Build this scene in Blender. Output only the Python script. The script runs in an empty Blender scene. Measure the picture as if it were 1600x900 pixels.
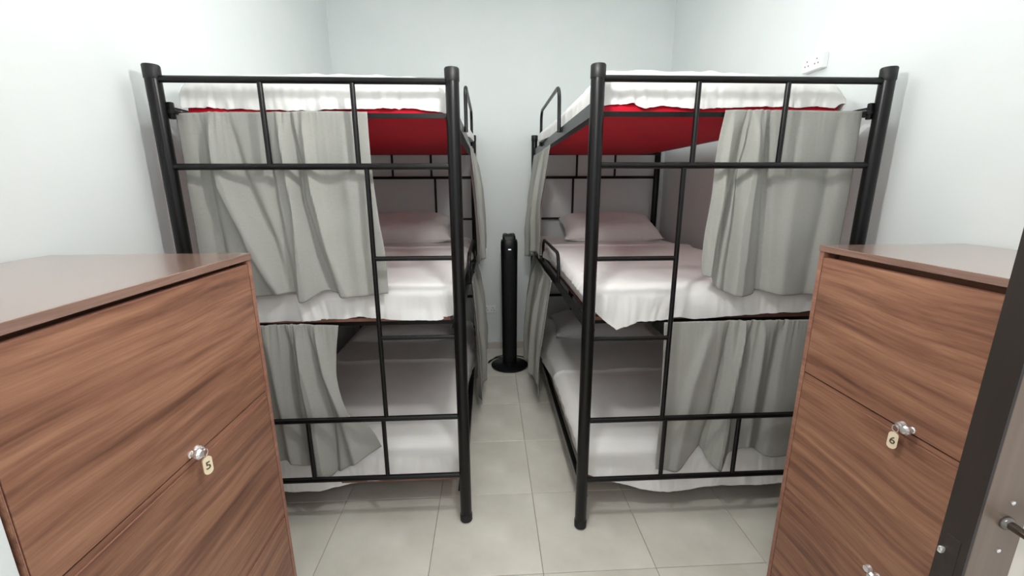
import bpy, bmesh, math, random
from mathutils import Vector, Matrix, noise

S = bpy.context.scene
COL = S.collection

# ------------------------------------------------------------------ camera
F_PX, PITCH, YAW, ROLL, EYE = 666.9, 0.2338, 0.0519, -0.0034, 1.45
cd = bpy.data.cameras.new('camera')
cd.sensor_fit = 'HORIZONTAL'; cd.sensor_width = 36.0
cd.lens = 36.0 * F_PX / 1600.0
cd.clip_start = 0.02
cam = bpy.data.objects.new('camera', cd); COL.objects.link(cam)
fw = Vector((math.sin(YAW)*math.cos(PITCH), math.cos(YAW)*math.cos(PITCH), -math.sin(PITCH)))
rt0 = Vector((math.cos(YAW), -math.sin(YAW), 0)); up0 = rt0.cross(fw)
rt = rt0*math.cos(ROLL) + up0*math.sin(ROLL); up = up0*math.cos(ROLL) - rt0*math.sin(ROLL)
m = Matrix((rt, up, -fw)).transposed().to_4x4(); m.translation = (0, 0, EYE)
cam.matrix_world = m
S.camera = cam

# ------------------------------------------------------------------ world, lights, exposure
w = bpy.data.worlds.new('world'); S.world = w; w.use_nodes = True
bg = w.node_tree.nodes['Background']; bg.inputs[0].default_value = (0.93, 0.97, 1.0, 1); bg.inputs[1].default_value = 0.9
S.view_settings.view_transform = 'Standard'; S.view_settings.look = 'None'
S.view_settings.exposure = 0.06; S.view_settings.gamma = 1.0; S.view_settings.use_curve_mapping = False
S.cycles.max_bounces = 12; S.cycles.diffuse_bounces = 8

def area(name, loc, target, sx, sy, power, col=(1, 1, 1)):
    l = bpy.data.lights.new(name, 'AREA'); l.shape = 'RECTANGLE'; l.size = sx; l.size_y = sy
    l.energy = power; l.color = col
    o = bpy.data.objects.new(name, l); COL.objects.link(o); o.location = loc
    o.rotation_euler = (Vector(target) - Vector(loc)).to_track_quat('-Z', 'Y').to_euler()
    return o
BULB = 260.0                                          # emission of the hanging bulb near the bunks' foot ends
area('hallway_light', (-0.05, -0.75, 2.15), (0.1, 1.9, 0.9), 0.9, 0.5, 7.5, (1.0, 0.98, 0.95))
area('ceiling_fill_light', (0.14, 1.9, 2.84), (0.14, 1.9, 0), 1.0, 1.0, 4, (0.93, 0.97, 1.0))  # soft fill added from above for the mattresses and floor

# ------------------------------------------------------------------ materials
def lin(r, g, b):
    f = lambda c: (c/255/12.92) if c/255 <= 0.04045 else ((c/255+0.055)/1.055)**2.4
    return (f(r), f(g), f(b), 1.0)

def base_mat(name, col, rough=0.5, metal=0.0, spec=0.5):
    mt = bpy.data.materials.new(name); mt.use_nodes = True
    p = mt.node_tree.nodes['Principled BSDF']
    p.inputs['Base Color'].default_value = col
    p.inputs['Roughness'].default_value = rough
    p.inputs['Metallic'].default_value = metal
    p.inputs['Specular IOR Level'].default_value = spec
    return mt, mt.node_tree.nodes, mt.node_tree.links, p

def mat_noise(name, c1, c2, scale=8, rough=0.5, metal=0, spec=0.5, bump=0.0, bscale=80, stretch=(1, 1, 1), detail=4, bdist=0.002):
    mt, N, L, p = base_mat(name, c1, rough, metal, spec)
    tc = N.new('ShaderNodeTexCoord'); mp = N.new('ShaderNodeMapping'); mp.inputs['Scale'].default_value = stretch
    nz = N.new('ShaderNodeTexNoise'); nz.inputs['Scale'].default_value = scale; nz.inputs['Detail'].default_value = detail
    cr = N.new('ShaderNodeValToRGB'); cr.color_ramp.elements[0].color = c1; cr.color_ramp.elements[1].color = c2
    cr.color_ramp.elements[0].position = 0.35; cr.color_ramp.elements[1].position = 0.65
    L.new(tc.outputs['Object'], mp.inputs[0]); L.new(mp.outputs[0], nz.inputs[0])
    L.new(nz.outputs['Fac'], cr.inputs[0]); L.new(cr.outputs[0], p.inputs['Base Color'])
    if bump:
        n2 = N.new('ShaderNodeTexNoise'); n2.inputs['Scale'].default_value = bscale; n2.inputs['Detail'].default_value = 3
        L.new(tc.outputs['Object'], n2.inputs[0])
        b = N.new('ShaderNodeBump'); b.inputs['Strength'].default_value = bump; b.inputs['Distance'].default_value = bdist
        L.new(n2.outputs['Fac'], b.inputs['Height']); L.new(b.outputs[0], p.inputs['Normal'])
    return mt

M = {}
M['wall'] = mat_noise('wall_paint', lin(225, 230, 230), lin(229, 233, 233), 2.5, 0.75, spec=0.2, bump=0.15, bscale=60, bdist=0.001)
M['ceiling'] = mat_noise('ceiling_paint', lin(238, 240, 240), lin(242, 243, 243), 2, 0.85, spec=0.2)
M['tile'] = mat_noise('porcelain_tile', lin(208, 205, 193), lin(227, 224, 213), 4, 0.28, spec=0.5, detail=6)
M['skirting'] = mat_noise('skirting_tile', lin(188, 180, 172), lin(198, 190, 182), 5, 0.4)
M['grout'] = mat_noise('grout', lin(128, 128, 120), lin(140, 138, 130), 20, 0.9)
M['metal'] = mat_noise('black_enamel', lin(9, 9, 10), lin(13, 13, 14), 40, 0.30, spec=0.34, bump=0.05, bscale=300, bdist=0.0005)
M['rubber'] = mat_noise('black_rubber', lin(12, 12, 13), lin(16, 16, 17), 30, 0.5)
M['sheet'] = mat_noise('white_cotton', lin(236, 235, 233), lin(241, 240, 238), 6, 0.85, spec=0.15, bump=0.12, bscale=25, bdist=0.004)
M['pillow'] = mat_noise('white_pillow_cotton', lin(232, 230, 229), lin(238, 236, 235), 6, 0.85, spec=0.15, bump=0.15, bscale=18, bdist=0.005)
M['red'] = mat_noise('red_vinyl', lin(196, 4, 34), lin(206, 6, 40), 6, 0.6, spec=0.25)
M['board'] = mat_noise('brown_plywood', lin(118, 80, 68), lin(138, 96, 80), 12, 0.7, stretch=(1, 8, 8))
M['fan'] = mat_noise('fan_plastic', lin(8, 8, 11), lin(11, 11, 14), 20, 0.38, spec=0.3)
M['fan_dark'] = mat_noise('fan_grille', lin(9, 9, 12), lin(12, 12, 15), 20, 0.5)
M['white_plastic'] = mat_noise('white_plastic', lin(236, 238, 238), lin(240, 242, 242), 10, 0.35)
M['socket_hole'] = mat_noise('socket_hole', lin(70, 70, 74), lin(80, 80, 84), 10, 0.6)
M['chrome'] = mat_noise('chrome', lin(226, 224, 222), lin(236, 234, 232), 10, 0.22, metal=0.7)
M['cream'] = mat_noise('cream_plastic', lin(240, 222, 188), lin(246, 230, 198), 15, 0.4)
M['numeral'] = mat_noise('dark_numeral', lin(74, 58, 40), lin(84, 66, 46), 15, 0.6)
M['door_dark'] = mat_noise('door_edge_dark', lin(38, 31, 27), lin(46, 38, 33), 6, 0.5, stretch=(6, 6, 0.6))
M['door_brown'] = mat_noise('door_bronze', lin(112, 96, 82), lin(128, 110, 95), 4, 0.35, metal=0.3, stretch=(8, 8, 0.5))
M['door_cream'] = mat_noise('door_pale_strip', lin(206, 198, 184), lin(214, 206, 192), 4, 0.4)
M['steel'] = mat_noise('dark_steel', lin(120, 116, 112), lin(136, 132, 128), 10, 0.22, metal=1.0)

def lamp_mat():
    mt, N, L, p = base_mat('fill_diffuser', (1, 1, 1, 1), 0.5)
    p.inputs['Emission Color'].default_value = (1, 0.98, 0.95, 1); p.inputs['Emission Strength'].default_value = 3
    return mt
M['lamp'] = lamp_mat()  # glow of the added ceiling fill panel
M['bulb'] = lamp_mat(); M['bulb'].name = 'bulb_glow'
M['bulb'].node_tree.nodes['Principled BSDF'].inputs['Emission Strength'].default_value = BULB

def display_mat():
    mt, N, L, p = base_mat('fan_display', (0.6, 0.65, 0.7, 1), 0.4)
    p.inputs['Emission Color'].default_value = (0.8, 0.9, 1, 1); p.inputs['Emission Strength'].default_value = 0.6
    return mt
M['display'] = display_mat()

def wood_mat(name, c_dark, c_mid, c_light, seed=0.0, rough=0.42):
    mt, N, L, p = base_mat(name, c_mid, rough, spec=0.35)
    tc = N.new('ShaderNodeTexCoord')
    mp = N.new('ShaderNodeMapping'); mp.inputs['Scale'].default_value = (13, 0.62, 13); mp.inputs['Location'].default_value = (seed, seed*1.7, seed*0.6)
    wob = N.new('ShaderNodeTexNoise'); wob.inputs['Scale'].default_value = 1.3; wob.inputs['Detail'].default_value = 2
    mix = N.new('ShaderNodeMixRGB'); mix.blend_type = 'ADD'; mix.inputs[0].default_value = 0.10
    L.new(tc.outputs['Object'], wob.inputs[0]); L.new(tc.outputs['Object'], mix.inputs[1]); L.new(wob.outputs['Color'], mix.inputs[2])
    L.new(mix.outputs[0], mp.inputs[0])
    nz = N.new('ShaderNodeTexNoise'); nz.inputs['Scale'].default_value = 2.6; nz.inputs['Detail'].default_value = 6; nz.inputs['Roughness'].default_value = 0.62
    L.new(mp.outputs[0], nz.inputs[0])
    cr = N.new('ShaderNodeValToRGB'); e = cr.color_ramp.elements
    e[0].position = 0.30; e[0].color = c_dark; e[1].position = 0.72; e[1].color = c_light
    k = e.new(0.5); k.color = c_mid
    L.new(nz.outputs['Fac'], cr.inputs[0])
    mp2 = N.new('ShaderNodeMapping'); mp2.inputs['Scale'].default_value = (130, 1.6, 130)
    L.new(mix.outputs[0], mp2.inputs[0])
    fine = N.new('ShaderNodeTexNoise'); fine.inputs['Scale'].default_value = 1.6; fine.inputs['Detail'].default_value = 3
    L.new(mp2.outputs[0], fine.inputs[0])
    fr = N.new('ShaderNodeValToRGB'); fr.color_ramp.elements[0].position = 0.35; fr.color_ramp.elements[0].color = (0.80, 0.78, 0.77, 1)
    fr.color_ramp.elements[1].position = 0.6; fr.color_ramp.elements[1].color = (1, 1, 1, 1)
    L.new(fine.outputs['Fac'], fr.inputs[0])
    mul = N.new('ShaderNodeMixRGB'); mul.blend_type = 'MULTIPLY'; mul.inputs[0].default_value = 0.7
    L.new(cr.outputs[0], mul.inputs[1]); L.new(fr.outputs[0], mul.inputs[2]); L.new(mul.outputs[0], p.inputs['Base Color'])
    b = N.new('ShaderNodeBump'); b.inputs['Strength'].default_value = 0.08; b.inputs['Distance'].default_value = 0.001
    L.new(fine.outputs['Fac'], b.inputs['Height']); L.new(b.outputs[0], p.inputs['Normal'])
    return mt
WD = (lin(102, 69, 55), lin(146, 103, 82), lin(178, 133, 105))
M['wood_a'] = wood_mat('walnut_laminate_a', *WD, seed=0.0)
M['wood_b'] = wood_mat('walnut_laminate_b', *WD, seed=3.3)
M['wood_c'] = wood_mat('walnut_laminate_c', *WD, seed=7.1)
M['wood_top_sheen'] = wood_mat('walnut_top_painted_sheen', lin(128, 98, 85), lin(146, 114, 100), lin(158, 126, 112), seed=5.0, rough=0.2)  # paler, greyer base puts the wall's reflection into the top's colour
M['wood_top_sheen'].node_tree.nodes['Principled BSDF'].inputs['Specular IOR Level'].default_value = 0.9
M['wood_top_sheen'].node_tree.nodes['Principled BSDF'].inputs['Coat Weight'].default_value = 0.8
M['wood_top_sheen'].node_tree.nodes['Principled BSDF'].inputs['Coat Roughness'].default_value = 0.18
M['edge'] = wood_mat('walnut_band_and_lit_edge', lin(138, 94, 78), lin(158, 112, 94), lin(178, 132, 112), seed=1.0)  # side panel edge bands; also the painted light on drawer top edges

def cloth_mat():
    mt, N, L, p = base_mat('grey_linen', lin(166, 166, 160), 0.9, spec=0.1)
    tc = N.new('ShaderNodeTexCoord')
    out = []
    for sc in ((700, 700, 60), (60, 60, 700)):
        mp = N.new('ShaderNodeMapping'); mp.inputs['Scale'].default_value = sc
        nz = N.new('ShaderNodeTexNoise'); nz.inputs['Scale'].default_value = 1.0; nz.inputs['Detail'].default_value = 2
        L.new(tc.outputs['Object'], mp.inputs[0]); L.new(mp.outputs[0], nz.inputs[0]); out.append(nz)
    ad = N.new('ShaderNodeMath'); ad.operation = 'ADD'
    L.new(out[0].outputs['Fac'], ad.inputs[0]); L.new(out[1].outputs['Fac'], ad.inputs[1])
    cr = N.new('ShaderNodeValToRGB'); cr.color_ramp.elements[0].position = 0.35; cr.color_ramp.elements[1].position = 0.68
    hv = N.new('ShaderNodeMath'); hv.operation = 'MULTIPLY'; hv.inputs[1].default_value = 0.5
    L.new(ad.outputs[0], hv.inputs[0]); L.new(hv.outputs[0], cr.inputs[0])
    cr.color_ramp.elements[0].color = lin(167, 167, 161); cr.color_ramp.elements[1].color = lin(178, 178, 172)
    L.new(cr.outputs[0], p.inputs['Base Color'])
    b = N.new('ShaderNodeBump'); b.inputs['Strength'].default_value = 0.06; b.inputs['Distance'].default_value = 0.0004
    L.new(ad.outputs[0], b.inputs['Height']); L.new(b.outputs[0], p.inputs['Normal'])
    # thin cloth lets a little light through
    tr = N.new('ShaderNodeBsdfTranslucent'); tr.inputs['Color'].default_value = lin(186, 186, 180)
    mx = N.new('ShaderNodeMixShader'); mx.inputs[0].default_value = 0.12
    o = N['Material Output']
    L.new(p.outputs[0], mx.inputs[1]); L.new(tr.outputs[0], mx.inputs[2]); L.new(mx.outputs[0], o.inputs['Surface'])
    return mt
M['cloth'] = cloth_mat()

# ------------------------------------------------------------------ mesh helpers
def add_box(bm, lo, hi, bev=0.0, seg=2):
    v = [bm.verts.new((x, y, z)) for x in (lo[0], hi[0]) for y in (lo[1], hi[1]) for z in (lo[2], hi[2])]
    fs = [(0, 1, 3, 2), (4, 6, 7, 5), (0, 4, 5, 1), (2, 3, 7, 6), (0, 2, 6, 4), (1, 5, 7, 3)]
    f = [bm.faces.new([v[i] for i in q]) for q in fs]
    if bev:
        ed = list({e for q in f for e in q.edges})
        bmesh.ops.bevel(bm, geom=ed, offset=bev, segments=seg, profile=0.5, affect='EDGES')

def add_tube(bm, pts, r, n=12, cap=True):
    pts = [Vector(p) for p in pts]; rings = []
    rad = r if isinstance(r, (list, tuple)) else [r]*len(pts)
    ref = None
    for i, p in enumerate(pts):
        a = pts[max(i-1, 0)]; b = pts[min(i+1, len(pts)-1)]
        d = (b-a).normalized()
        if ref is None or abs(ref.dot(d)) > 0.98:
            ref = Vector((1, 0, 0)) if abs(d.x) < 0.9 else Vector((0, 1, 0))
        s = (ref - d*ref.dot(d)).normalized(); t = d.cross(s); ref = s
        rings.append([bm.verts.new(p + (s*math.cos(2*math.pi*k/n) + t*math.sin(2*math.pi*k/n))*rad[i]) for k in range(n)])
    for a, b in zip(rings, rings[1:]):
        for k in range(n):
            bm.faces.new((a[k], a[(k+1) % n], b[(k+1) % n], b[k]))
    if cap:
        bm.faces.new(rings[0][::-1]); bm.faces.new(rings[-1])

def add_lathe(bm, prof, c=(0, 0, 0), axis='Z', n=24):
    rings = []
    def pos(r, h, a):
        x, y = r*math.cos(a), r*math.sin(a)
        q = {'Z': (x, y, h), 'X': (h, x, y), 'Y': (y, h, x)}[axis]
        return Vector(q) + Vector(c)
    for r, h in prof:
        rings.append([bm.verts.new(pos(max(r, 1e-5), h, 2*math.pi*k/n)) for k in range(n)])
    for a, b in zip(rings, rings[1:]):
        for k in range(n):
            bm.faces.new((a[k], a[(k+1) % n], b[(k+1) % n], b[k]))
    bm.faces.new(rings[0][::-1]); bm.faces.new(rings[-1])

def add_grid(bm, nu, nv, fn):
    g = [[bm.verts.new(fn(i/nu, j/nv)) for j in range(nv+1)] for i in range(nu+1)]
    for i in range(nu):
        for j in range(nv):
            bm.faces.new((g[i][j], g[i+1][j], g[i+1][j+1], g[i][j+1]))
    return g

def link(name, bm, mat, parent=None, smooth=True, loc=None):
    bmesh.ops.recalc_face_normals(bm, faces=bm.faces[:])
    me = bpy.data.meshes.new(name); bm.to_mesh(me); bm.free()
    me.materials.append(mat)
    if smooth:
        for p in me.polygons: p.use_smooth = True
        try: me.set_sharp_from_angle(angle=math.radians(38))
        except Exception: pass
    o = bpy.data.objects.new(name, me); COL.objects.link(o)
    if parent is not None: o.parent = parent
    if loc is not None: o.location = loc
    return o

def tag(o, label=None, cat=None, group=None, kind=None):
    if label: o['label'] = label
    if cat: o['category'] = cat
    if group: o['group'] = group
    if kind: o['kind'] = kind
    return o

def empty(name, loc=(0, 0, 0)):
    o = bpy.data.objects.new(name, None); o.empty_display_size = 0.05; COL.objects.link(o); o.location = loc
    return o

def box(name, lo, hi, mat, parent=None, bev=0.0):
    bm = bmesh.new(); add_box(bm, lo, hi, bev)
    return link(name, bm, mat, parent, smooth=False)

def tube(name, pts, r, mat, parent=None, n=12):
    bm = bmesh.new(); add_tube(bm, pts, r, n); return link(name, bm, mat, parent)

def interp(pts, x):
    if x <= pts[0][0]: return pts[0][1]
    for a, b in zip(pts, pts[1:]):
        if x <= b[0]:
            return a[1] + (b[1]-a[1])*(x-a[0])/max(b[0]-a[0], 1e-9)
    return pts[-1][1]

def smoothpoly(pts, t):
    # Catmull-Rom through pts by arc length parameter t in 0..1
    P = [Vector(p) for p in pts]
    d = [0.0]
    for a, b in zip(P, P[1:]): d.append(d[-1] + (b-a).length)
    s = t*d[-1]
    for i in range(len(P)-1):
        if s <= d[i+1] or i == len(P)-2:
            u = (s-d[i])/max(d[i+1]-d[i], 1e-9)
            p0 = P[i-1] if i > 0 else P[i]*2-P[i+1]; p3 = P[i+2] if i+2 < len(P) else P[i+1]*2-P[i]
            a, b = P[i], P[i+1]
            return 0.5*((2*a) + (b-p0)*u + (2*p0-5*a+4*b-p3)*u*u + (-p0+3*a-3*b+p3)*u**3)

def nz(x, y, z): return noise.noise(Vector((x, y, z)))

# ------------------------------------------------------------------ setting
XL, XR, YB, YF, ZC = -1.21, 1.49, 3.70, 0.53, 2.90
FW = 0.07                                            # thickness of the front wall
st = lambda o: tag(o, kind='structure')
st(box('wall_left', (XL-0.1, YF-FW, 0), (XL, YB+0.1, ZC), M['wall']))
st(box('wall_right', (XR, YF-FW, 0), (XR+0.1, YB+0.1, ZC), M['wall']))
st(box('wall_back', (XL, YB, 0), (XR, YB+0.1, ZC), M['wall']))
bm = bmesh.new()
add_box(bm, (XL, YF-FW, 0), (-0.6725, YF, ZC)); add_box(bm, (0.78, YF-FW, 0), (XR, YF, ZC)); add_box(bm, (-0.6725, YF-FW, 2.08), (0.78, YF, ZC))
st(link('wall_front', bm, M['wall'], smooth=False))
st(box('ceiling', (XL-0.1, YF-FW, ZC), (XR+0.1, YB+0.1, ZC+0.1), M['ceiling']))
floor = st(box('floor', (XL-0.1, -1.2, -0.06), (XR+0.1, YB+0.1, -0.004), M['grout']))
T = 0.442
shared = {}
for i in range(-3, 7):
    for j in range(-6, 8):
        x0, x1 = -0.697+T*i+0.0011, -0.697+T*(i+1)-0.0011
        y0, y1 = 1.336+T*j+0.0011, 1.336+T*(j+1)-0.0011
        lim_y0 = -1.2
        x0, x1, y0, y1 = max(x0, XL+0.001), min(x1, XR-0.001), max(y0, lim_y0), min(y1, YB-0.001)
        if x1-x0 < 0.02 or y1-y0 < 0.02: continue
        key = (round(x1-x0, 3), round(y1-y0, 3))
        if key not in shared:
            bm = bmesh.new(); add_box(bm, (0, 0, -0.006), (x1-x0, y1-y0, 0), 0.0011, 1)
            me = bpy.data.meshes.new('floor_tile'); bmesh.ops.recalc_face_normals(bm, faces=bm.faces[:]); bm.to_mesh(me); bm.free()
            me.materials.append(M['tile']); shared[key] = me
        o = bpy.data.objects.new('floor_tile', shared[key]); COL.objects.link(o); o.location = (x0, y0, 0); o.parent = floor
st(box('baseboard_back', (XL+0.011, YB-0.010, 0.0005), (XR-0.011, YB, 0.062), M['skirting'], bev=0.002))
st(box('baseboard_left', (XL, YF+0.01, 0.0005), (XL+0.010, YB-0.0005, 0.062), M['skirting'], bev=0.002))
st(box('baseboard_right', (XR-0.010, YF+0.01, 0.0005), (XR, YB-0.0005, 0.062), M['skirting'], bev=0.002))

# door leaf half across the opening, its leading edge towards the camera
d = st(empty('door_1', (0.607, 0.42, 0)))
DT = 0.034
box('leading_edge', (-0.004, 0, 0.01), (0.0, DT, 2.05), M['door_dark'], d)['label'] = 'dark brown leading edge of the door'
box('stile', (0, 0, 0.01), (0.062, DT, 2.05), M['door_brown'], d, bev=0.0015)['label'] = 'bronze brown stile carrying the handle'
box('pale_strip', (0.0625, 0.004, 0.01), (0.092, DT-0.004, 2.05), M['door_cream'], d)['label'] = 'cream strip beside the stile'
box('panel', (0.0925, 0.002, 0.01), (0.62, DT-0.002, 2.05), M['door_dark'], d)['label'] = 'dark brown door panel'
box('latch_plate', (-0.0047, 0.009, 0.935), (-0.004, 0.027, 1.0), M['door_dark'], d, bev=0.0003)
bm = bmesh.new(); add_box(bm, (-0.012, 0.022, 0.970), (-0.0047, 0.028, 0.979), 0.002); link('latch_bolt', bm, M['chrome'], d)
h = None
bm = bmesh.new(); add_lathe(bm, [(0.009, 0.0), (0.009, -0.003), (0.0075, -0.005), (0.0055, -0.006), (0.0055, -0.030), (0.002, -0.032)], (0.034, 0, 1.038), 'Y', 20)
h = link('lever_handle', bm, M['steel'], d)
bm = bmesh.new(); add_tube(bm, [(0.027, -0.031, 1.040), (0.034, -0.033, 1.037), (0.050, -0.035, 1.031), (0.075, -0.036, 1.027), (0.115, -0.035, 1.027), (0.125, -0.030, 1.028)], [0.003, 0.0055, 0.006, 0.006, 0.005, 0.003], 12); link('lever', bm, M['steel'], h)
for zz in (1.066, 0.995):
    bm = bmesh.new(); add_lathe(bm, [(0.0028, 0.0), (0.0028, -0.0012), (0.0012, -0.002)], (0.036, 0, zz), 'Y', 12); link('screw', bm, M['chrome'], h)

# hanging bulb, and a flush ceiling panel added as fill (both out of frame)
l = tag(empty('pendant_lamp', (0.10, 1.0, ZC)), 'bare white bulb hanging on a cord from the ceiling', 'lamp')
bm = bmesh.new(); add_lathe(bm, [(0.045, -0.0005), (0.045, -0.02), (0.02, -0.03), (0.004, -0.031)]); link('ceiling_rose', bm, M['white_plastic'], l)
tube('cord', [(0, 0, -0.03), (0, 0, -0.70)], 0.004, M['white_plastic'], l)
bm = bmesh.new(); add_lathe(bm, [(0.006, -0.69), (0.018, -0.70), (0.020, -0.76), (0.016, -0.765)]); link('lamp_holder', bm, M['white_plastic'], l)
bm = bmesh.new(); add_lathe(bm, [(0.015, -0.766), (0.03, -0.785)]+[(0.05*math.sin(math.radians(a)), -0.83+0.05*math.cos(math.radians(a))) for a in range(45, 181, 15)]); link('bulb', bm, M['bulb'], l)
l = tag(empty('ceiling_fill_panel', (0.14, 1.9, ZC)), 'square flat white panel added on the ceiling as fill light, out of view', 'lamp')
box('fill_frame', (-0.52, -0.52, -0.04), (0.52, 0.52, -0.0005), M['white_plastic'], l, bev=0.004)
box('diffuser', (-0.5, -0.5, -0.046), (0.5, 0.5, -0.041), M['lamp'], l)

# ------------------------------------------------------------------ bunk beds
Z_TOP, Z1, Z2, Z3, Z4 = 1.851, 1.807, 1.521, 0.512, 0.232
RUNGS = (1.184, 0.866)
LEVELS = (('lower', 0.130), ('middle', 0.895), ('upper', 1.70))
RP, RB, RS = 0.0245, 0.0115, 0.0092

def make_bunk(side, xa, xw, yf, yb, label):
    sg = 1 if xw > xa else -1                       # direction from the aisle to the wall
    W = abs(xw-xa)
    root = tag(empty('bunk_bed', ((xa+xw)/2, (yf+yb)/2, 0)), label, 'bunk bed', 'three-tier bunk beds')
    ox, oy = root.location.x, root.location.y
    P = lambda f, y, z: (xa + sg*W*f - ox, y - oy, z)
    for y in (yf, yb):
        for f in (0, 1):
            bm = bmesh.new(); add_tube(bm, [P(f, y, 0.02), P(f, y, Z_TOP-0.03)], RP, 24)
            post = link('post', bm, M['metal'], root)
            c = P(f, y, 0)
            bm = bmesh.new(); add_lathe(bm, [(0.022, 0.0), (RP+0.002, 0.004), (RP+0.0022, 0.035), (RP+0.0005, 0.038)], c); link('foot_cap', bm, M['rubber'], post)
            bm = bmesh.new(); add_lathe(bm, [(RP+0.0006, Z_TOP-0.045), (RP+0.0016, Z_TOP-0.043), (RP+0.0018, Z_TOP-0.004), (RP-0.001, Z_TOP), (0.004, Z_TOP+0.001)], c); link('post_cap', bm, M['rubber'], post)
        e = RP/W*0.8
        for z, nm in ((Z1, 'top_rail'), (Z2, 'cross_rail'), (Z3, 'cross_rail'), (Z4, 'bottom_rail')):
            tube(nm, [P(e, y, z), P(1-e, y, z)], RB, M['metal'], root, 14)
        for f in (0.343, 0.653):
            tube('spindle', [P(f, y, Z1-RB*0.7), P(f, y, Z2+RB*0.7)], RS, M['metal'], root)
        for f in (0.329, 0.636):
            tube('spindle', [P(f, y, Z3-RB*0.7), P(f, y, Z4+RB*0.7)], RS, M['metal'], root)
        tube('ladder_upright', [P(0.316, y, Z2-RB*0.7), P(0.316, y, Z3+RB*0.7)], RS, M['metal'], root)
        for z in RUNGS:
            tube('rung', [P(e, y, z), P(0.316-RS/W*0.7, y, z)], RS, M['metal'], root)
    for nm, z in LEVELS:
        for f in (0.0, 1.0):                        # angle iron side rails, flange turned inwards
            ax = xa if f == 0 else xw
            s = sg if f == 0 else -sg
            bm = bmesh.new()
            lo, hi = sorted((ax - ox - s*0.002, ax - ox + s*0.003))
            add_box(bm, (lo, yf - oy + RP*0.9, z-0.005 if f == 0 else z+0.018), (hi, yb - oy - RP*0.9, z+0.045 if f == 0 else z+0.030), 0.001, 1)
            lo, hi = sorted((ax - ox + s*0.003, ax - ox + s*0.035))
            fz = z-0.005 if f == 0 else z+0.018
            add_box(bm, (lo, yf - oy + 0.03, fz), (hi, yb - oy - 0.03, fz+0.004))
            r_ = link('side_rail', bm, M['metal'], root)
            for yy in (yf+0.045, yb-0.045):         # hooked end bracket
                if f: break
                lo, hi = sorted((ax - ox - s*0.006, ax - ox - s*0.0022))
                bm = bmesh.new(); add_box(bm, (lo, yy-oy-0.018, z-0.012), (hi, yy-oy+0.018, z+0.052), 0.001, 1); link('bracket', bm, M['metal'], r_)
        for y, s in ((yf, 1), (yb, -1)):            # end rails
            off = {'upper': 0.060, 'middle': 0.094 if side == 'left' else 0.122, 'lower': 0.16}[nm]
            lo, hi = sorted((y - oy + s*off, y - oy + s*(off+0.004)))
            x0, x1 = sorted((xa - ox + sg*0.004, xw - ox - sg*0.004))
            bm = bmesh.new(); add_box(bm, (x0, lo, z-0.006), (x1, hi, z+0.012), 0.0008, 1)
            link('end_rail', bm, M['metal'], root)
        if nm != 'upper':
            by = 0.090 if side == 'left' else 0.112
            x0, x1 = sorted((xa - ox + sg*0.045, xw - ox - sg*0.045))
            b_ = box('base_board', (x0, yf-oy+by, z+0.0125), (x1, yb-oy-by, z+0.0265), M['board'], root)
            b_['label'] = 'brown plywood base board'
    for f in (0.0,):                                # hooks at the outer front post where the curtain wire is tied
        for z in (1.715,):
            x = xw - ox - sg*0.030
            bm = bmesh.new(); add_box(bm, (x-0.016, yf-oy+0.005, z-0.018), (x+0.016, yf-oy+0.03, z-0.004), 0.003); add_box(bm, (x-0.008, yf-oy+0.008, z-0.034), (x+0.010, yf-oy+0.024, z+0.022), 0.003)
            link('hook', bm, M['metal'], root)
    x = xa - ox - sg*0.012                          # short guard loops on the aisle side
    for z, ya, yb2, hgt in ((1.72, 2.31, 3.10, 0.225), (0.945, 2.22, 2.90, 0.155)):
        pts = []
        rr = 0.07
        pts.append((x, ya-oy, z)); pts.append((x, ya-oy+0.01, z+hgt-rr))
        for k in range(1, 7):
            a = math.pi/2*k/6; pts.append((x, ya-oy+0.01+rr*(1-math.cos(a)), z+hgt-rr+rr*math.sin(a)))
        for k in range(0, 7):
            a = math.pi/2*k/6; pts.append((x, yb2-oy-0.01-rr+rr*math.sin(a), z+hgt-rr+rr*math.cos(a)))
        pts.append((x, yb2-oy, z))
        tube('guard_rail', pts, 0.0095, M['metal'], root)
    return root

LB = dict(xa=-0.123, xw=-1.127, yf=1.627, yb=3.64)
RB_ = dict(xa=0.377, xw=1.409, yf=1.562, yb=3.64)
make_bunk('left', LB['xa'], LB['xw'], LB['yf'], LB['yb'], 'black metal three-tier bunk bed along the left wall')
make_bunk('right', RB_['xa'], RB_['xw'], RB_['yf'], RB_['yb'], 'black metal three-tier bunk bed along the right wall with the wall socket')

# ------------------------------------------------------------------ bedding
def rounded_slab(bm, lo, hi, r, nx, ny, nzv, disp=None):
    lo = Vector(lo); hi = Vector(hi)
    def fix(p):
        q = Vector([min(max(p[i], lo[i]+r), hi[i]-r) for i in range(3)])
        d = p-q
        n = d.normalized() if d.length > 1e-9 else Vector((0, 0, 0))
        o = q + n*r
        if disp: o = o + disp(o, n)
        return o
    def face(ax, val, na, nb):
        a, b = [i for i in range(3) if i != ax]
        def fn(u, v):
            p = Vector((0, 0, 0)); p[ax] = val; p[a] = lo[a]+(hi[a]-lo[a])*u; p[b] = lo[b]+(hi[b]-lo[b])*v
            return fix(p)
        add_grid(bm, na, nb, fn)
    face(2, lo[2], nx, ny); face(2, hi[2], nx, ny)
    face(0, lo[0], ny, nzv); face(0, hi[0], ny, nzv)
    face(1, lo[1], nx, nzv); face(1, hi[1], nx, nzv)
    bmesh.ops.remove_doubles(bm, verts=bm.verts[:], dist=1e-4)

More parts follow.
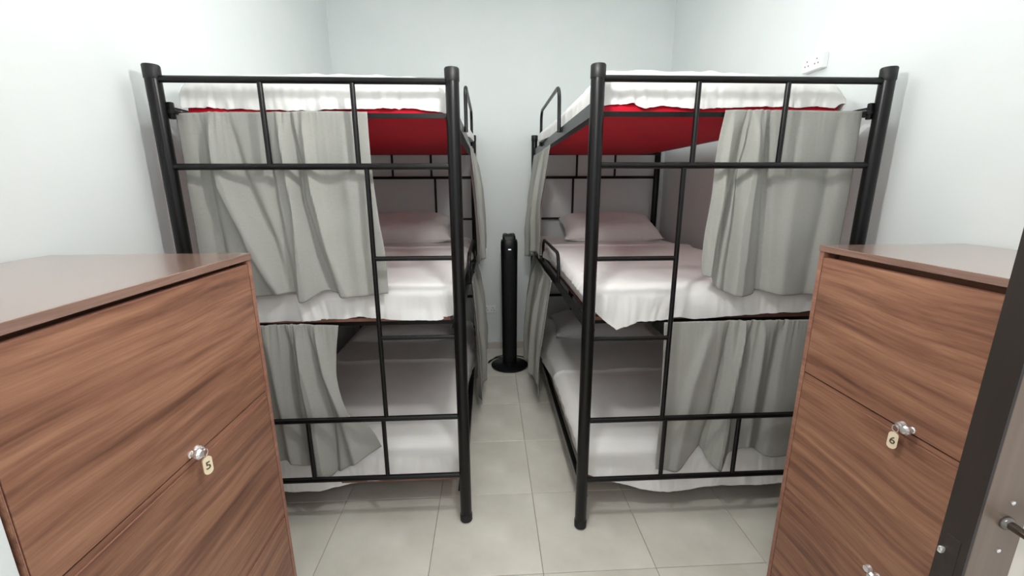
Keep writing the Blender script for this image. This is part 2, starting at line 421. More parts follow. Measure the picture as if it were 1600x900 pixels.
def cloth_disp(seed, amp, top_bulge=0.0):
    def f(p, n):
        side = 1-abs(n.z)
        g = nz(p.x*16+seed, p.y*16, p.z*3) * amp * side          # gathers down the sides
        t = nz(p.x*3+seed, p.y*3, 5) * amp * 0.8 * abs(n.z) + nz(p.x*9, p.y*4+seed, 2)*amp*0.3*abs(n.z)
        return n*(g+t)
    return f

def make_upper_mattress(x0, x1, y0, y1, label, seed, wave, bulge, sg):
    root = tag(empty('mattress', ((x0+x1)/2, (y0+y1)/2, 1.70)), label, 'mattress', 'mattresses on the bunk beds')
    ox, oy, oz = root.location
    bm = bmesh.new()
    def dr(p, n):
        if n.z > 0.1: return Vector((0, 0, 0.010*nz(p.x*7+ox*9, p.y*3, seed) + 0.005*nz(p.x*17+ox, p.y*3, seed+3)))*(0.5+0.5*n.z)
        return Vector((0, 0, -0.010*(1-abs(2*(p.x)/(x1-x0))**4)*max(0, -n.z)))
    rounded_slab(bm, (x0+0.004-ox, y0+0.012-oy, 0.002), (x1-0.004-ox, y1-0.01-oy, 0.050), 0.012, 40, 30, 4, dr)
    link('mattress_core', bm, M['red'], root)['label'] = 'red mattress cover seen from below'
    o = make_flat_sheet(x0-0.004, x1+0.004, y0, y1, 1.846, wave, None, seed, side_drop=0.105, fold_h=0.0, bulge=bulge, R=0.055, gathers=1.25, bump_side=sg, spots=[(x0+(x1-x0)*q, 0.09) for q in (0.12, 0.45, 0.78)])
    o.name = 'fitted_sheet'; o.parent = root
    o.location = o.location - root.location
    o['label'] = 'white sheet tucked over the red mattress'
    return root

def make_mattress(x0, x1, y0, y1, z0, z1, label, seed, aisle_x):
    bm = bmesh.new()
    ox, oy = (x0+x1)/2, (y0+y1)/2
    sg = 1 if aisle_x > ox else -1
    cd_ = cloth_disp(seed, 0.006)
    def dd(p, n):
        o = cd_(p, n)
        if n.x*sg > 0.2 and p.z > 0.032:            # the far corner bulges over the rail
            k = math.exp(-((p.y+oy-3.0)/0.33)**2) * min(1, (p.z-0.032)/0.03)
            o.x += sg*k*(0.045 + 0.015*nz(p.y*12, p.z*10, seed)); o.z -= k*0.01
        return o
    rounded_slab(bm, (x0-ox, y0-oy, 0), (x1-ox, y1-oy, z1-z0), 0.04, 50, 70, 12, dd)
    o = link('mattress', bm, M['sheet'], None, True, (ox, oy, z0))
    return tag(o, label, 'mattress', 'mattresses on the bunk beds')

def make_flat_sheet(x0, x1, y0, yfold, ztop, hem, label, seed, side_drop=0.05, fold_h=0.010, slant=0.0, bulge=None, R=0.05, gathers=1.0, bump_side=0, spots=()):
    # a sheet lying on the mattress from its far edge to the foot end, hanging over the foot and a little over the sides
    ox, oy = (x0+x1)/2, y0
    bm = bmesh.new()
    def wrap(d):                                   # d = length past the start of the rounding -> (outward, drop)
        if d <= 0: return 0.0, 0.0
        a = d/R
        if a < math.pi/2: return R*math.sin(a), R*(1-math.cos(a))
        return R, R + (d-R*math.pi/2)
    nu, nv = 200, 130
    def fn(u, v):
        sx0, sx1 = x0+R, x1-R
        ext = R*math.pi/2 + side_drop-R
        lx = (sx0-ext) + u*((sx1-sx0) + 2*ext)
        if lx < sx0: o_, dz = wrap(sx0-lx); x = sx0-o_; nx = -min(1, dz/R)
        elif lx > sx1: o_, dz = wrap(lx-sx1); x = sx1+o_; nx = min(1, dz/R)
        else: x, dz, nx = lx, 0.0, 0.0
        hang = ztop - interp(hem, x)               # drop at the foot end
        sy = y0+R
        ys = yfold + slant*(x-ox) + (0.018*nz(x*4, seed, 0) if fold_h else 0)
        total = (ys-sy) + R*math.pi/2 + max(hang-R, 0.005)
        s = (1-(1-v)**1.7)*total
        ly = ys - s
        if ly < sy:
            o_, dy = wrap(sy-ly); y = sy-o_; f = min(1, dy/R); face = max(0, min(1, (dy-R*0.6)/0.07))
        else: y, dy, f, face = ly, 0.0, 0.0, 0.0
        z = ztop - dz*(1-0.75*f) - dy
        if bulge: z += bulge((x-x0)/(x1-x0))*math.exp(-max(0, y-y0)/0.9)*(1-face)
        flat = (1-f)*(1-abs(nx))
        z += flat*(0.006*nz(x*3.2+seed, y*2.6, 1) + 0.003*nz(x*11, y*6+seed, 3))
        near = math.exp(-max(0, y-y0)/0.10)
        # gathers: fine pleats that fan out from a few tight spots along the hem
        loc = 0.35
        for cx, cw in spots: loc += math.exp(-((x-cx)/cw)**2)
        loc = min(loc, 1.3)*gathers
        fan_x = x + 0.5*(z-ztop+0.05)*nz(x*3.5, seed, 7)
        g = (0.006*nz(fan_x*22+seed, z*5, 2) + 0.006*nz(fan_x*48, z*6, seed))*loc + 0.007*nz(x*6+seed, z*10, 4)
        dg = 0.006*math.sin((x*9 + z*26 + 3*nz(x*2, z*2, seed))*1.0)*0.6
        y += -(g + dg)*f*(0.35+0.9*face)
        z += (0.004*nz(x*16, seed, 9) + 0.0025*nz(x*60, seed, 2)*loc)*face
        z += 0.007*near*(1-face)*(nz(fan_x*20+seed, y*4, seed+5)*loc + 0.5*nz(x*9, y*9, seed))
        # folded edge
        z += fold_h*math.exp(-((s-0.018)/0.012)**2) + (0.004*math.exp(-((s-0.09)/0.015)**2)*nz(x*3, 1, seed) if fold_h else 0)
        if nx:
            sgx = 1 if nx > 0 else -1
            x += sgx*abs(nx)*(0.006*nz(y*16, z*5, seed+2) + 0.010*nz(y*3, 4, seed) + 0.006*nz(y*34, z*4, seed))*(1-0.6*f)
            if bump_side and sgx == bump_side and z > ztop-0.098: x += sgx*abs(nx)*0.045*math.exp(-((y-3.05)/0.3)**2)
        return Vector((x-ox, y-oy, z-ztop))
    add_grid(bm, nu, nv, fn)
    o = link('bed_sheet', bm, M['sheet'], None, True, (ox, oy, ztop))
    md = o.modifiers.new('thickness', 'SOLIDIFY'); md.thickness = 0.003; md.offset = 1
    return tag(o, label, 'sheet', 'sheets on the lower bunks') if label else o

make_upper_mattress(-1.095, -0.152, 1.705, 3.59, 'red mattress with white sheet on the top tier of the left bunk bed', 1.3,
    [(-1.12, 1.735), (-1.03, 1.728), (-0.9, 1.727), (-0.8, 1.724), (-0.64, 1.722), (-0.5, 1.728), (-0.37, 1.731), (-0.28, 1.730), (-0.16, 1.720)],
    lambda f: 0.012*math.sin(math.pi*min(max(f, 0), 1))**0.7 - 0.006, 1)
make_upper_mattress(0.402, 1.325, 1.64, 3.59, 'red mattress with white sheet on the top tier of the right bunk bed', 6.1,
    [(0.42, 1.737), (0.53, 1.742), (0.565, 1.724), (0.63, 1.735), (0.775, 1.723), (0.96, 1.732), (1.2, 1.734), (1.29, 1.732), (1.33, 1.765)],
    lambda f: 0.012 - 0.040*max(0, (f-0.55)/0.45)**1.5, -1)

# middle tier
make_mattress(-1.092, -0.155, 1.730, 3.575, 0.923, 1.045, 'white covered mattress on the middle tier of the left bunk bed', 2.2, -0.123)
make_flat_sheet(-1.10, -0.140, 1.716, 2.84, 1.056, [(-1.1, 0.920), (-0.94, 0.912), (-0.732, 0.916), (-0.606, 0.922), (-0.545, 0.931), (-0.47, 0.922), (-0.382, 0.912), (-0.206, 0.908), (-0.14, 0.945)],
    'white sheet hanging gathered over the foot of the left middle bunk, in full light', 3.0, spots=((-0.50, 0.08), (-0.17, 0.07), (-0.75, 0.04)))
make_mattress(0.405, 1.360, 1.670, 3.575, 0.923, 1.045, 'white covered mattress on the middle tier of the right bunk bed', 4.2, 0.377)
make_flat_sheet(0.385, 1.372, 1.655, 2.84, 1.056, [(0.38, 0.965), (0.429, 0.945), (0.518, 0.868), (0.602, 0.903), (0.704, 0.906), (0.787, 0.919), (0.845, 0.909), (0.962, 0.921), (1.314, 0.934), (1.38, 0.94)],
    'white sheet with drooping front corner over the foot of the right middle bunk', 8.0, slant=-0.05, spots=((0.50, 0.10), (0.72, 0.06)))
# bottom tier
make_mattress(-1.092, -0.155, 1.730, 3.575, 0.158, 0.322, 'white covered mattress on the bottom tier of the left bunk bed', 5.2, -0.123)
make_flat_sheet(-1.10, -0.140, 1.716, 2.67, 0.332, [(-1.1, 0.110), (-0.928, 0.111), (-0.786, 0.113), (-0.612, 0.141), (-0.496, 0.159), (-0.30, 0.168), (-0.14, 0.180)],
    'white sheet over the left bottom bunk with its hem hanging low at the left', 11.0, R=0.07)
make_mattress(0.405, 1.360, 1.670, 3.575, 0.158, 0.322, 'white covered mattress on the bottom tier of the right bunk bed', 7.2, 0.377)
make_flat_sheet(0.385, 1.372, 1.655, 2.45, 0.332, [(0.38, 0.21), (0.423, 0.191), (0.52, 0.155), (0.594, 0.127), (0.70, 0.100), (0.791, 0.081), (0.90, 0.088), (1.060, 0.106), (1.290, 0.103), (1.38, 0.12)],
    'white sheet over the right bottom bunk with a low scalloped hem', 14.0, R=0.07)

def make_pillow(cx, cy, z, wx, wy, h, label, seed, rot=0.0, tilt=0.0):
    bm = bmesh.new(); n = 36
    def half(sgn):
        def fn(u, v):
            a, b = u*2-1, v*2-1
            ex = (1-a**4)**0.55 if abs(a) < 1 else 0; ey = (1-b**4)**0.55 if abs(b) < 1 else 0
            pin = 1-0.07*(1-abs(b)**2)*abs(a)**6 ; pin2 = 1-0.10*(1-abs(a)**2)*abs(b)**6
            x = a*wx/2*pin; y = b*wy/2*pin2
            t = ex*ey*h*(0.62 if sgn > 0 else 0.38)
            wr = 0.012*nz(a*3+seed, b*3, 1)*ex*ey + 0.006*nz(a*7, b*7+seed, 2)*(1-ex*ey)
            return Vector((x, y, h*0.38 + sgn*t + wr*(1 if sgn > 0 else 0.2)))
        add_grid(bm, n, n, fn)
    half(1); half(-1)
    bmesh.ops.remove_doubles(bm, verts=bm.verts[:], dist=1e-3)
    o = link('pillow', bm, M['pillow'], None, True, (cx, cy, z)); o.rotation_euler = (tilt, 0, rot)
    return tag(o, label, 'pillow', 'pillows on the bunks')
make_pillow(-0.645, 3.33, 1.075, 0.72, 0.42, 0.16, 'white pillow at the head of the left middle bunk', 1.0, 0.05, 0.30)
make_pillow(0.93, 3.33, 1.075, 0.74, 0.44, 0.15, 'white pillow at the head of the right middle bunk', 2.0, -0.04, 0.28)
make_pillow(-0.66, 3.22, 0.322, 0.72, 0.44, 0.14, 'white pillow in shade at the head of the left bottom bunk', 3.0, 0.03, 0.08)
make_pillow(0.86, 3.20, 0.322, 0.74, 0.44, 0.14, 'white pillow in shade at the head of the right bottom bunk', 4.0, -0.05, 0.08)

# ------------------------------------------------------------------ curtains
def make_curtain(origin, mapping, top, left, right, bot, folds, seed, label, gather, limit=(-0.024, 0.031), billow=None, nu=170, nv=90, group='grey privacy curtains'):
    """top/left/right/bot are outlines (h, z); mapping(h, n, z) puts them in the room, n = depth behind the rails"""
    root = tag(empty('curtain', origin), label, 'curtain', group)
    O = Vector(origin)
    bm = bmesh.new()
    T0, T1 = Vector(top[0]), Vector(top[-1]); B0, B1 = Vector(bot[0]), Vector(bot[-1])
    def fn(u, v):
        t = smoothpoly(top, u); b = smoothpoly(bot, u); l = smoothpoly(left, v); r = smoothpoly(right, v)
        p = t*(1-v) + b*v + l*(1-u) + r*u - (T0*(1-u)*(1-v) + T1*u*(1-v) + B0*(1-u)*v + B1*u*v)
        hx, z = p
        n = 0.0
        for path, w0, w1, amp in folds:
            zs = [(q[1], q[0]) for q in path][::-1]
            px = interp(zs, z); vv = min(max(v, 0), 1)
            wd = w0 + (w1-w0)*vv
            q = (hx-px)/(wd*0.85)
            n += amp*1.15*min(1, 0.45+vv*1.5)*math.exp(-(abs(q)**1.5 if (q > 0) == (amp > 0) else (q*1.5)**2))
        gm = sum(math.exp(-((hx-gx)/gw)**2) for gx, gw in gather)
        gm = min(1.0, 0.15+gm)
        n += gm*(0.012*nz(hx*46+seed, v*2, seed)+0.005*nz(hx*90, v*3, seed))*math.exp(-v*5.0)*min(1, 0.3+v*30)
        n += 0.012*nz(hx*5+seed, z*2.0, seed)*min(1, v*2) + 0.007*nz(hx*9+z*4, z*3+seed, 1)*min(1, v*2)
        n += 0.004*nz(hx*3+seed, z*12, 4)*v
        n *= 0.25+0.75*min(1, v/0.12)
        n += gm*(0.0065*nz(hx*85+seed, v*3, seed) + 0.004*nz(hx*170, v*4, seed))*math.exp(-v*14)
        n = min(max(n, limit[0]), limit[1])
        if billow: n += billow(u, v)
        # ruffled header above the wire
        zz = z + (0.003*nz(hx*70, seed, 3)*gm if v < 0.03 else 0)
        return Vector(mapping(hx, n, zz)) - O
    add_grid(bm, nu, nv, fn)
    c = link('cloth', bm, M['cloth'], root)
    md = c.modifiers.new('thickness', 'SOLIDIFY'); md.thickness = 0.0016; md.offset = 0
    # the wire it hangs on runs in a hem at the top
    bm = bmesh.new()
    pts = [Vector(mapping(*(lambda q: (q.x, -0.0125, q.y-0.012))(smoothpoly(top, k/12)))) - O for k in range(13)]
    add_tube(bm, pts, 0.0022, 8); link('curtain_wire', bm, M['metal'], root)
    return root

def front(yp): return lambda hx, n, z: (hx, yp - n, z)        # n > 0 comes towards the camera
YL, YR = LB['yf']+0.048, RB_['yf']+0.048
make_curtain((-0.77, YL, 1.70), front(YL),
    [(-1.105, 1.706), (-0.974, 1.711), (-0.754, 1.712), (-0.642, 1.716), (-0.436, 1.714)],
    [(-1.105, 1.706), (-1.104, 1.524), (-1.111, 1.222), (-1.114, 1.022)],
    [(-0.436, 1.714), (-0.435, 1.523), (-0.423, 1.336), (-0.408, 1.189), (-0.408, 1.035)],
    [(-1.114, 1.022), (-0.909, 1.031), (-0.781, 1.044), (-0.745, 1.013), (-0.718, 1.015), (-0.648, 1.054), (-0.588, 1.028), (-0.408, 1.035)],
    [([(-0.988, 1.70), (-0.989, 1.546), (-0.973, 1.433), (-0.891, 1.195), (-0.815, 1.03)], 0.020, 0.050, 0.030),
     ([(-1.03, 1.70), (-1.04, 1.4), (-1.03, 1.0)], 0.03, 0.05, -0.028),
     ([(-0.93, 1.70), (-0.90, 1.5), (-0.83, 1.25), (-0.80, 1.0)], 0.02, 0.04, -0.020),
     ([(-0.752, 1.70), (-0.747, 1.591), (-0.729, 1.362), (-0.735, 1.0)], 0.018, 0.035, 0.028),
     ([(-0.715, 1.70), (-0.70, 1.55), (-0.70, 1.40), (-0.66, 1.20), (-0.61, 1.02)], 0.015, 0.022, -0.028),
     ([(-0.668, 1.70), (-0.663, 1.568), (-0.655, 1.432), (-0.62, 1.217), (-0.57, 1.02)], 0.018, 0.035, 0.026),
     ([(-0.80, 1.7), (-0.80, 1.4), (-0.77, 1.0)], 0.015, 0.025, -0.018),
     ([(-0.53, 1.70), (-0.52, 1.3), (-0.50, 1.0)], 0.04, 0.06, 0.012)],
    1.7, 'light grey curtain at the middle tier foot of the left bunk bed', [(-0.97, 0.05), (-0.70, 0.08)])
make_curtain((-0.79, YL, 0.91), front(YL),
    [(-0.985, 0.912), (-0.87, 0.914), (-0.756, 0.914), (-0.615, 0.907)],
    [(-0.985, 0.912), (-0.970, 0.666), (-0.955, 0.491), (-0.936, 0.292)],
    [(-0.615, 0.907), (-0.636, 0.770), (-0.639, 0.657), (-0.605, 0.509), (-0.531, 0.440), (-0.485, 0.345)],
    [(-0.936, 0.292), (-0.868, 0.298), (-0.780, 0.244), (-0.724, 0.208), (-0.585, 0.287), (-0.485, 0.345)],
    [([(-0.825, 0.90), (-0.822, 0.775), (-0.82, 0.546), (-0.79, 0.25)], 0.016, 0.022, -0.032),
     ([(-0.785, 0.90), (-0.775, 0.70), (-0.755, 0.482), (-0.745, 0.2)], 0.018, 0.034, 0.032),
     ([(-0.745, 0.90), (-0.715, 0.70), (-0.68, 0.482), (-0.69, 0.2)], 0.012, 0.022, -0.022),
     ([(-0.71, 0.90), (-0.685, 0.70), (-0.63, 0.482), (-0.59, 0.25)], 0.016, 0.045, 0.024),
     ([(-0.90, 0.90), (-0.88, 0.6), (-0.86, 0.3)], 0.03, 0.04, 0.024)],
    4.4, 'light grey curtain swept aside at the bottom tier foot of the left bunk bed', [(-0.80, 0.10), (-0.9, 0.06)])
make_curtain((1.12, YR, 1.71), front(YR),
    [(0.861, 1.716), (0.926, 1.718), (1.045, 1.718), (1.250, 1.716), (1.380, 1.716)],
    [(0.861, 1.716), (0.842, 1.564), (0.838, 1.380), (0.829, 1.210), (0.834, 1.105)],
    [(1.380, 1.716), (1.380, 1.519), (1.380, 1.178), (1.376, 1.014)],
    [(0.834, 1.105), (0.885, 1.093), (0.907, 1.052), (0.976, 1.024), (1.049, 1.025), (1.080, 1.037), (1.188, 1.020), (1.376, 1.014)],
    [([(0.945, 1.71), (0.925, 1.542), (0.905, 1.332), (0.892, 1.06)], 0.014, 0.020, -0.034),
     ([(0.985, 1.71), (0.985, 1.542), (0.975, 1.332), (0.975, 1.0)], 0.020, 0.055, 0.034),
     ([(0.965, 1.71), (0.957, 1.6), (0.94, 1.5)], 0.012, 0.018, -0.02),
     ([(1.035, 1.71), (1.050, 1.519), (1.068, 1.331), (1.085, 1.02)], 0.016, 0.030, -0.032),
     ([(0.895, 1.71), (0.875, 1.5), (0.865, 1.1)], 0.02, 0.026, 0.020),
     ([(1.16, 1.71), (1.16, 1.3), (1.16, 1.0)], 0.05, 0.06, 0.014),
     ([(1.30, 1.71), (1.29, 1.3), (1.28, 1.0)], 0.04, 0.05, -0.016)],
    2.9, 'light grey curtain at the middle tier foot of the right bunk bed', [(0.98, 0.06)])
make_curtain((1.03, YR, 0.91), front(YR),
    [(0.699, 0.914), (0.961, 0.916), (1.257, 0.914), (1.366, 0.912)],
    [(0.699, 0.914), (0.706, 0.763), (0.711, 0.502), (0.715, 0.235)],
    [(1.366, 0.912), (1.359, 0.630), (1.366, 0.280)],
    [(0.715, 0.235), (0.812, 0.236), (0.903, 0.332), (0.958, 0.256), (1.014, 0.238), (1.102, 0.338), (1.211, 0.282), (1.366, 0.280)],
    [([(0.972, 0.90), (0.974, 0.699), (0.950, 0.463), (0.915, 0.25)], 0.022, 0.030, -0.034),
     ([(1.035, 0.90), (1.015, 0.70), (1.00, 0.492), (0.985, 0.22)], 0.014, 0.026, 0.034),
     ([(1.07, 0.90), (1.055, 0.70), (1.05, 0.4), (1.05, 0.2)], 0.015, 0.028, -0.024),
     ([(0.90, 0.90), (0.84, 0.64), (0.80, 0.25)], 0.04, 0.05, 0.018),
     ([(1.12, 0.90), (1.11, 0.64), (1.11, 0.25)], 0.03, 0.035, 0.02),
     ([(1.20, 0.90), (1.18, 0.64), (1.17, 0.25)], 0.03, 0.04, -0.02)],
    7.7, 'light grey curtain at the bottom tier foot of the right bunk bed', [(1.03, 0.08), (1.2, 0.06)])

# aisle side curtains: bunched, hanging outside the side rails
def aisle(xp, sg): return lambda hy, n, z: (xp + sg*n, hy, z)
def side_curtain(xp, sg, y0, y1, z0, b0, b1, seed, label, bulge, notch=0.0):
    folds = []
    k = 5
    for i in range(k):
        y = y0 + (y1-y0)*(i+0.5)/k
        folds.append(([(y, z0), (y+0.02*math.sin(i*2.1+seed), (z0+b0)/2), (y+0.03*math.sin(i*1.3+seed), min(b0, b1)-0.05)], 0.04, 0.055, 0.03 if i % 2 else -0.018))
    ym = (y0+y1)/2
    make_curtain((xp, ym, z0), aisle(xp, sg),
        [(y0, z0), (ym, z0-0.004), (y1, z0)],
        [(y0, z0), (y0-0.01, (z0+b0)/2), (y0-0.02, b0)],
        [(y1, z0), (y1+0.01, (z0+b1)/2), (y1-0.01, b1)],
        [(y0-0.02, b0), (y0+(y1-y0)*0.3, b0+notch), (y0+(y1-y0)*0.6, b1+0.01), (y1-0.01, b1)],
        folds, seed, label, [(y0+(y1-y0)*0.3, 0.2), (y0+(y1-y0)*0.8, 0.2)], limit=(-0.02, 0.04),
        billow=lambda u, v: bulge*math.sin(min(1, v*1.15)*math.pi/2), nu=110, nv=60)
side_curtain(-0.104, 1, 2.55, 3.50, 1.685, 0.985, 0.985, 3.1, 'grey curtain on the aisle side of the left bunk bed, upper of the two', 0.045)
side_curtain(-0.104, 1, 2.42, 3.48, 0.912, 0.14, 0.20, 5.6, 'grey curtain on the aisle side of the left bunk bed, lower of the two', 0.040)
side_curtain(0.358, -1, 2.58, 3.52, 1.685, 1.02, 0.93, 8.3, 'grey curtain on the aisle side of the right bunk bed, upper of the two', 0.055)
side_curtain(0.358, -1, 2.42, 3.50, 0.912, 0.19, 0.10, 9.9, 'grey curtain on the aisle side of the right bunk bed, lower of the two', 0.070)

# ------------------------------------------------------------------ lockers
def make_locker(xf, xb, y0, y1, label, knob_y, lock_y, tag_drawer, numeral, tag_label):
    n = 1 if xf > xb else -1                         # front looks along n * X
    root = tag(empty('locker', ((xf+xb)/2, (y0+y1)/2, 0)), label, 'locker', 'brown wooden lockers')
    ox, oy = root.location.x, root.location.y
    H_, t = 1.272, 0.017
    def bx(nm, xa_, xb_, ya, yb_, za, zb, mat, par=root, bev=0.0012):
        lo, hi = sorted((xa_-ox, xb_-ox))
        return box(nm, (lo, ya-oy, za), (hi, yb_-oy, zb), mat, par, bev)
    bx('top_board', xf+n*0.002, xb, y0-0.002, y1+0.002, H_-0.018, H_, M['wood_top_sheen'])
    tn = 0.0025
    for ya, yb_ in ((y0, y0+tn), (y1-t, y1)):
        s = bx('side_panel', xf-n*0.0012, xb, ya, yb_, 0.0, H_-0.0185, M['wood_b'])
        e = bx('pale_edge', xf, xf-n*0.001, ya+0.0005, yb_-0.0005, 0.002, H_-0.0195, M['edge'], s, 0.0003); e['label'] = 'lighter edge band'
    bx('back_panel', xb+n*0.006, xb, y0+tn+0.0005, y1-t-0.0005, 0.02, H_-0.019, M['wood_c'])
    bx('plinth', xf-n*0.03, xf-n*0.045, y0+tn+0.0005, y1-t-0.0005, 0.0, 0.055, M['wood_c'])
    lines = (1.242 if n > 0 else 1.236, 0.846, 0.420)                    # top of each drawer front
    bots = (0.866, 0.436, 0.060)
    for zdiv in (0.848, 0.422):                      # rail seen between the drawers
        bx('divider_rail', xf-n*0.0025, xf-n*0.06, y0+tn+0.0005, y1-t-0.0005, zdiv-0.0005, zdiv+0.0135, M['wood_c'])
    bx('dark_cavity_board', xf-n*0.05, xf-n*0.06, y0+tn+0.0005, y1-t-0.0005, 1.20, H_-0.019, M['wood_c'])
    for i, (zt, zb) in enumerate(zip(lines, bots)):
        dr = bx('drawer', xf, xf-n*0.018, y0+tn+0.0015, y1-t-0.002, zb, zt, (M['wood_a'], M['wood_b'], M['wood_c'])[i])
        e = bx('pale_edge', xf+n*0.0002, xf-n*0.0175, y0+tn+0.003, y1-t-0.003, zt-0.0002, zt+0.0008, M['edge'], dr, 0); e['label'] = 'lighter edge band along the top'  # light caught by the drawer's top edge, painted as a pale strip
        zk = zb+0.010
        # faceted clear-metal knob
        bm = bmesh.new()
        c = (xf-ox, knob_y-oy, zk)
        add_lathe(bm, [(0.008, 0.0), (0.0085, n*0.002), (0.006, n*0.004), (0.0065, n*0.008), (0.0095, n*0.011), (0.012, n*0.0155), (0.012, n*0.020), (0.0085, n*0.0255), (0.004, n*0.027)], c, 'X', 9)
        k_ = link('knob', bm, M['chrome'], dr, smooth=False); k_['label'] = 'faceted shiny knob'
        bm = bmesh.new()
        c = (xf-ox, lock_y-oy, zk-0.002)
        add_lathe(bm, [(0.0105, 0.0), (0.0105, n*0.003), (0.009, n*0.005), (0.0085, n*0.012), (0.003, n*0.0125)], c, 'X', 20)
        k_ = link('cam_lock', bm, M['chrome'], dr); k_['label'] = 'round chrome lock'
    # key with numbered tag hanging from the lock of one drawer
    for i in tag_drawer:
        zk = bots[i]+0.008
        tr = tag(empty('key_tag', (xf+n*0.018, lock_y, zk-0.010)), tag_label[i], 'key tag', 'numbered key tags')
        bm = bmesh.new()
        pts = [(0.0, 0.008*math.sin(2*math.pi*a/20), 0.002+0.0085*math.cos(2*math.pi*a/20)) for a in range(21)]
        add_tube(bm, pts, 0.0012, 8, False); link('ring', bm, M['chrome'], tr)
        bm = bmesh.new(); add_box(bm, (-0.006*n-0.004, -0.0012, 0.008), (-0.006*n+0.006, 0.0012, 0.016), 0.0004); link('key_bow', bm, M['chrome'], tr)
        yaw = n*math.radians(-26)
        bm = bmesh.new()
        ring = []
        wv, top_, bot_ = 0.0100, 0.004, -0.023
        for a in range(13): ring.append((wv*math.cos(math.pi*a/12), top_ + wv*0.75*math.sin(math.pi*a/12)))
        for a in range(13): ring.append((-wv*math.cos(math.pi*a/12), bot_ - wv*math.sin(math.pi*a/12)))
        fv = [bm.verts.new((n*0.0016, y, z-0.020)) for y, z in ring]; bv = [bm.verts.new((-n*0.0016, y, z-0.020)) for y, z in ring]
        bm.faces.new(fv); bm.faces.new(bv[::-1])
        for a in range(len(ring)): bm.faces.new((fv[a], fv[(a+1) % len(ring)], bv[(a+1) % len(ring)], bv[a]))
        plate = link('tag_plate', bm, M['cream'], tr, smooth=False); plate.rotation_euler = (0, 0, yaw)
        if numeral:
            cu = bpy.data.curves.new('numeral', 'FONT'); cu.body = numeral; cu.size = 0.026; cu.extrude = 0.0004; cu.align_x = 'CENTER'; cu.align_y = 'CENTER'
            tmp = bpy.data.objects.new('numeral_curve', cu)
            COL.objects.link(tmp); bpy.context.view_layer.update()
            me = bpy.data.meshes.new_from_object(tmp.evaluated_get(bpy.context.evaluated_depsgraph_get()))
            bpy.data.objects.remove(tmp)
            me.materials.clear(); me.materials.append(M['numeral'])
            no = bpy.data.objects.new('numeral', me); COL.objects.link(no); no.parent = plate
            no.rotation_euler = (math.pi/2, 0, math.pi/2*n); no.location = (n*0.0022, 0, -0.031)
    return root

make_locker(-0.668, -1.197, 0.535, 1.215, 'brown wooden three-drawer locker by the left wall, its key tag marked 5', 0.868, 0.889, (0,), '5', {0: 'cream key tag numbered 5 hanging from the left locker'})
make_locker(1.010, 1.478, 0.560, 1.247, 'brown wooden three-drawer locker by the right wall behind the dark door edge', 0.868, 0.893, (0,), '6', {0: 'cream key tag numbered 6 hanging from the right locker'})
make = None

# ------------------------------------------------------------------ tower fan
fx, fy = 0.150, 3.30
fan = tag(empty('tower_fan', (fx, fy, 0)), 'slim black tower fan on a round base at the end of the aisle', 'fan')
bm = bmesh.new(); add_lathe(bm, [(0.140, 0.0), (0.150, 0.004), (0.152, 0.014), (0.140, 0.022), (0.07, 0.030), (0.055, 0.042), (0.02, 0.043)], n=40); link('base', bm, M['fan'], fan)
def col_section(z, wx, wy, m_=28):
    out = []
    for k in range(m_):
        a = 2*math.pi*k/m_; c, s = math.cos(a), math.sin(a)
        e = 0.62
        out.append(Vector((math.copysign(abs(c)**e, c)*wx/2, math.copysign(abs(s)**e, s)*wy/2, z)))
    return out
bm = bmesh.new(); rings = []
for z, wx, wy in ((0.035, 0.112, 0.10), (0.06, 0.116, 0.104), (0.9, 0.128, 0.114), (0.99, 0.132, 0.118), (1.03, 0.130, 0.115), (1.05, 0.120, 0.10)):
    rings.append([bm.verts.new(p) for p in col_section(z, wx, wy)])
for a, b in zip(rings, rings[1:]):
    for k in range(28): bm.faces.new((a[k], a[(k+1) % 28], b[(k+1) % 28], b[k]))
bm.faces.new(rings[0][::-1]); bm.faces.new(rings[-1]); link('column', bm, M['fan'], fan)
for k in range(9):
    x = -0.040 + 0.010*k
    bm = bmesh.new(); add_box(bm, (x-0.0018, -0.0655, 0.11), (x+0.0018, -0.050, 0.90), 0.0008, 1); link('grille_fin', bm, M['fan_dark'], fan)
bm = bmesh.new(); add_box(bm, (-0.050, -0.045, 1.00), (0.050, 0.045, 1.085), 0.016, 3)
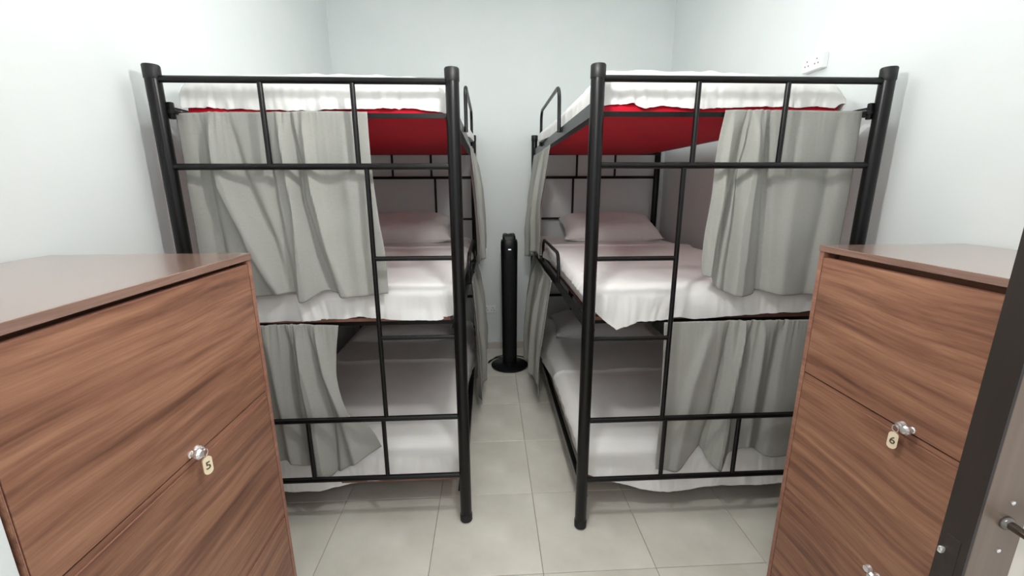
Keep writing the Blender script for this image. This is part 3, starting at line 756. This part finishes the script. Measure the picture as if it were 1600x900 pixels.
for v in bm.verts:
    if v.co.z > 1.05: v.co.y += 0.018
    v.co.z += (v.co.y)*0.20
hd = link('control_head', bm, M['fan'], fan)
bm = bmesh.new(); add_box(bm, (-0.022, 0.012, 1.089), (0.022, 0.034, 1.0965), 0.002); link('button_panel', bm, M['steel'], hd)
bm = bmesh.new(); add_box(bm, (-0.010, -0.0625, 0.975), (0.012, -0.0565, 0.984), 0.001); link('display', bm, M['display'], fan)['label'] = 'small lit display'
bm = bmesh.new()
cord = [(0.02, 0.06, 0.03), (-0.02, 0.14, 0.012), (-0.10, 0.16, 0.006), (-0.165, 0.10, 0.006), (-0.175, 0.05, 0.008), (-0.15, 0.07, 0.022), (-0.10, 0.17, 0.012), (0.0, 0.21, 0.006), (0.11, 0.17, 0.008), (0.165, 0.09, 0.012), (0.172, 0.04, 0.010), (0.178, 0.09, 0.006), (0.17, 0.19, 0.006), (0.20, 0.30, 0.006), (0.30, 0.34, 0.006)]
add_tube(bm, [smoothpoly(cord, k/90) for k in range(91)], 0.0042, 8); link('power_cord', bm, M['rubber'], fan)

# ------------------------------------------------------------------ sockets
s = tag(empty('wall_socket', (-0.010, YB, 0.375)), 'white socket low on the back wall beside the fan', 'socket')
box('face_plate', (-0.055, -0.009, -0.035), (0.055, 0, 0.035), M['white_plastic'], s, bev=0.003)
for sx in (-0.028, 0.028):
    for hx, hz in ((0, 0.014), (-0.010, -0.008), (0.010, -0.008)):
        box('pin_hole', (sx+hx-0.003, -0.0098, hz-0.004), (sx+hx+0.003, -0.0091, hz+0.004), M['socket_hole'], s)
s = tag(empty('wall_socket', (XR, 2.03, 1.985)), 'white double socket box high on the right wall above the top bunk', 'socket')
box('back_box', (-0.030, -0.062, -0.032), (0, 0.062, 0.032), M['white_plastic'], s, bev=0.004)
for sy in (-0.030, 0.030):
    for hy, hz in ((0, 0.012), (-0.010, -0.007), (0.010, -0.007)):
        box('pin_hole', (-0.0308, sy+hy-0.0025, hz-0.003), (-0.0301, sy+hy+0.0025, hz+0.003), M['socket_hole'], s)
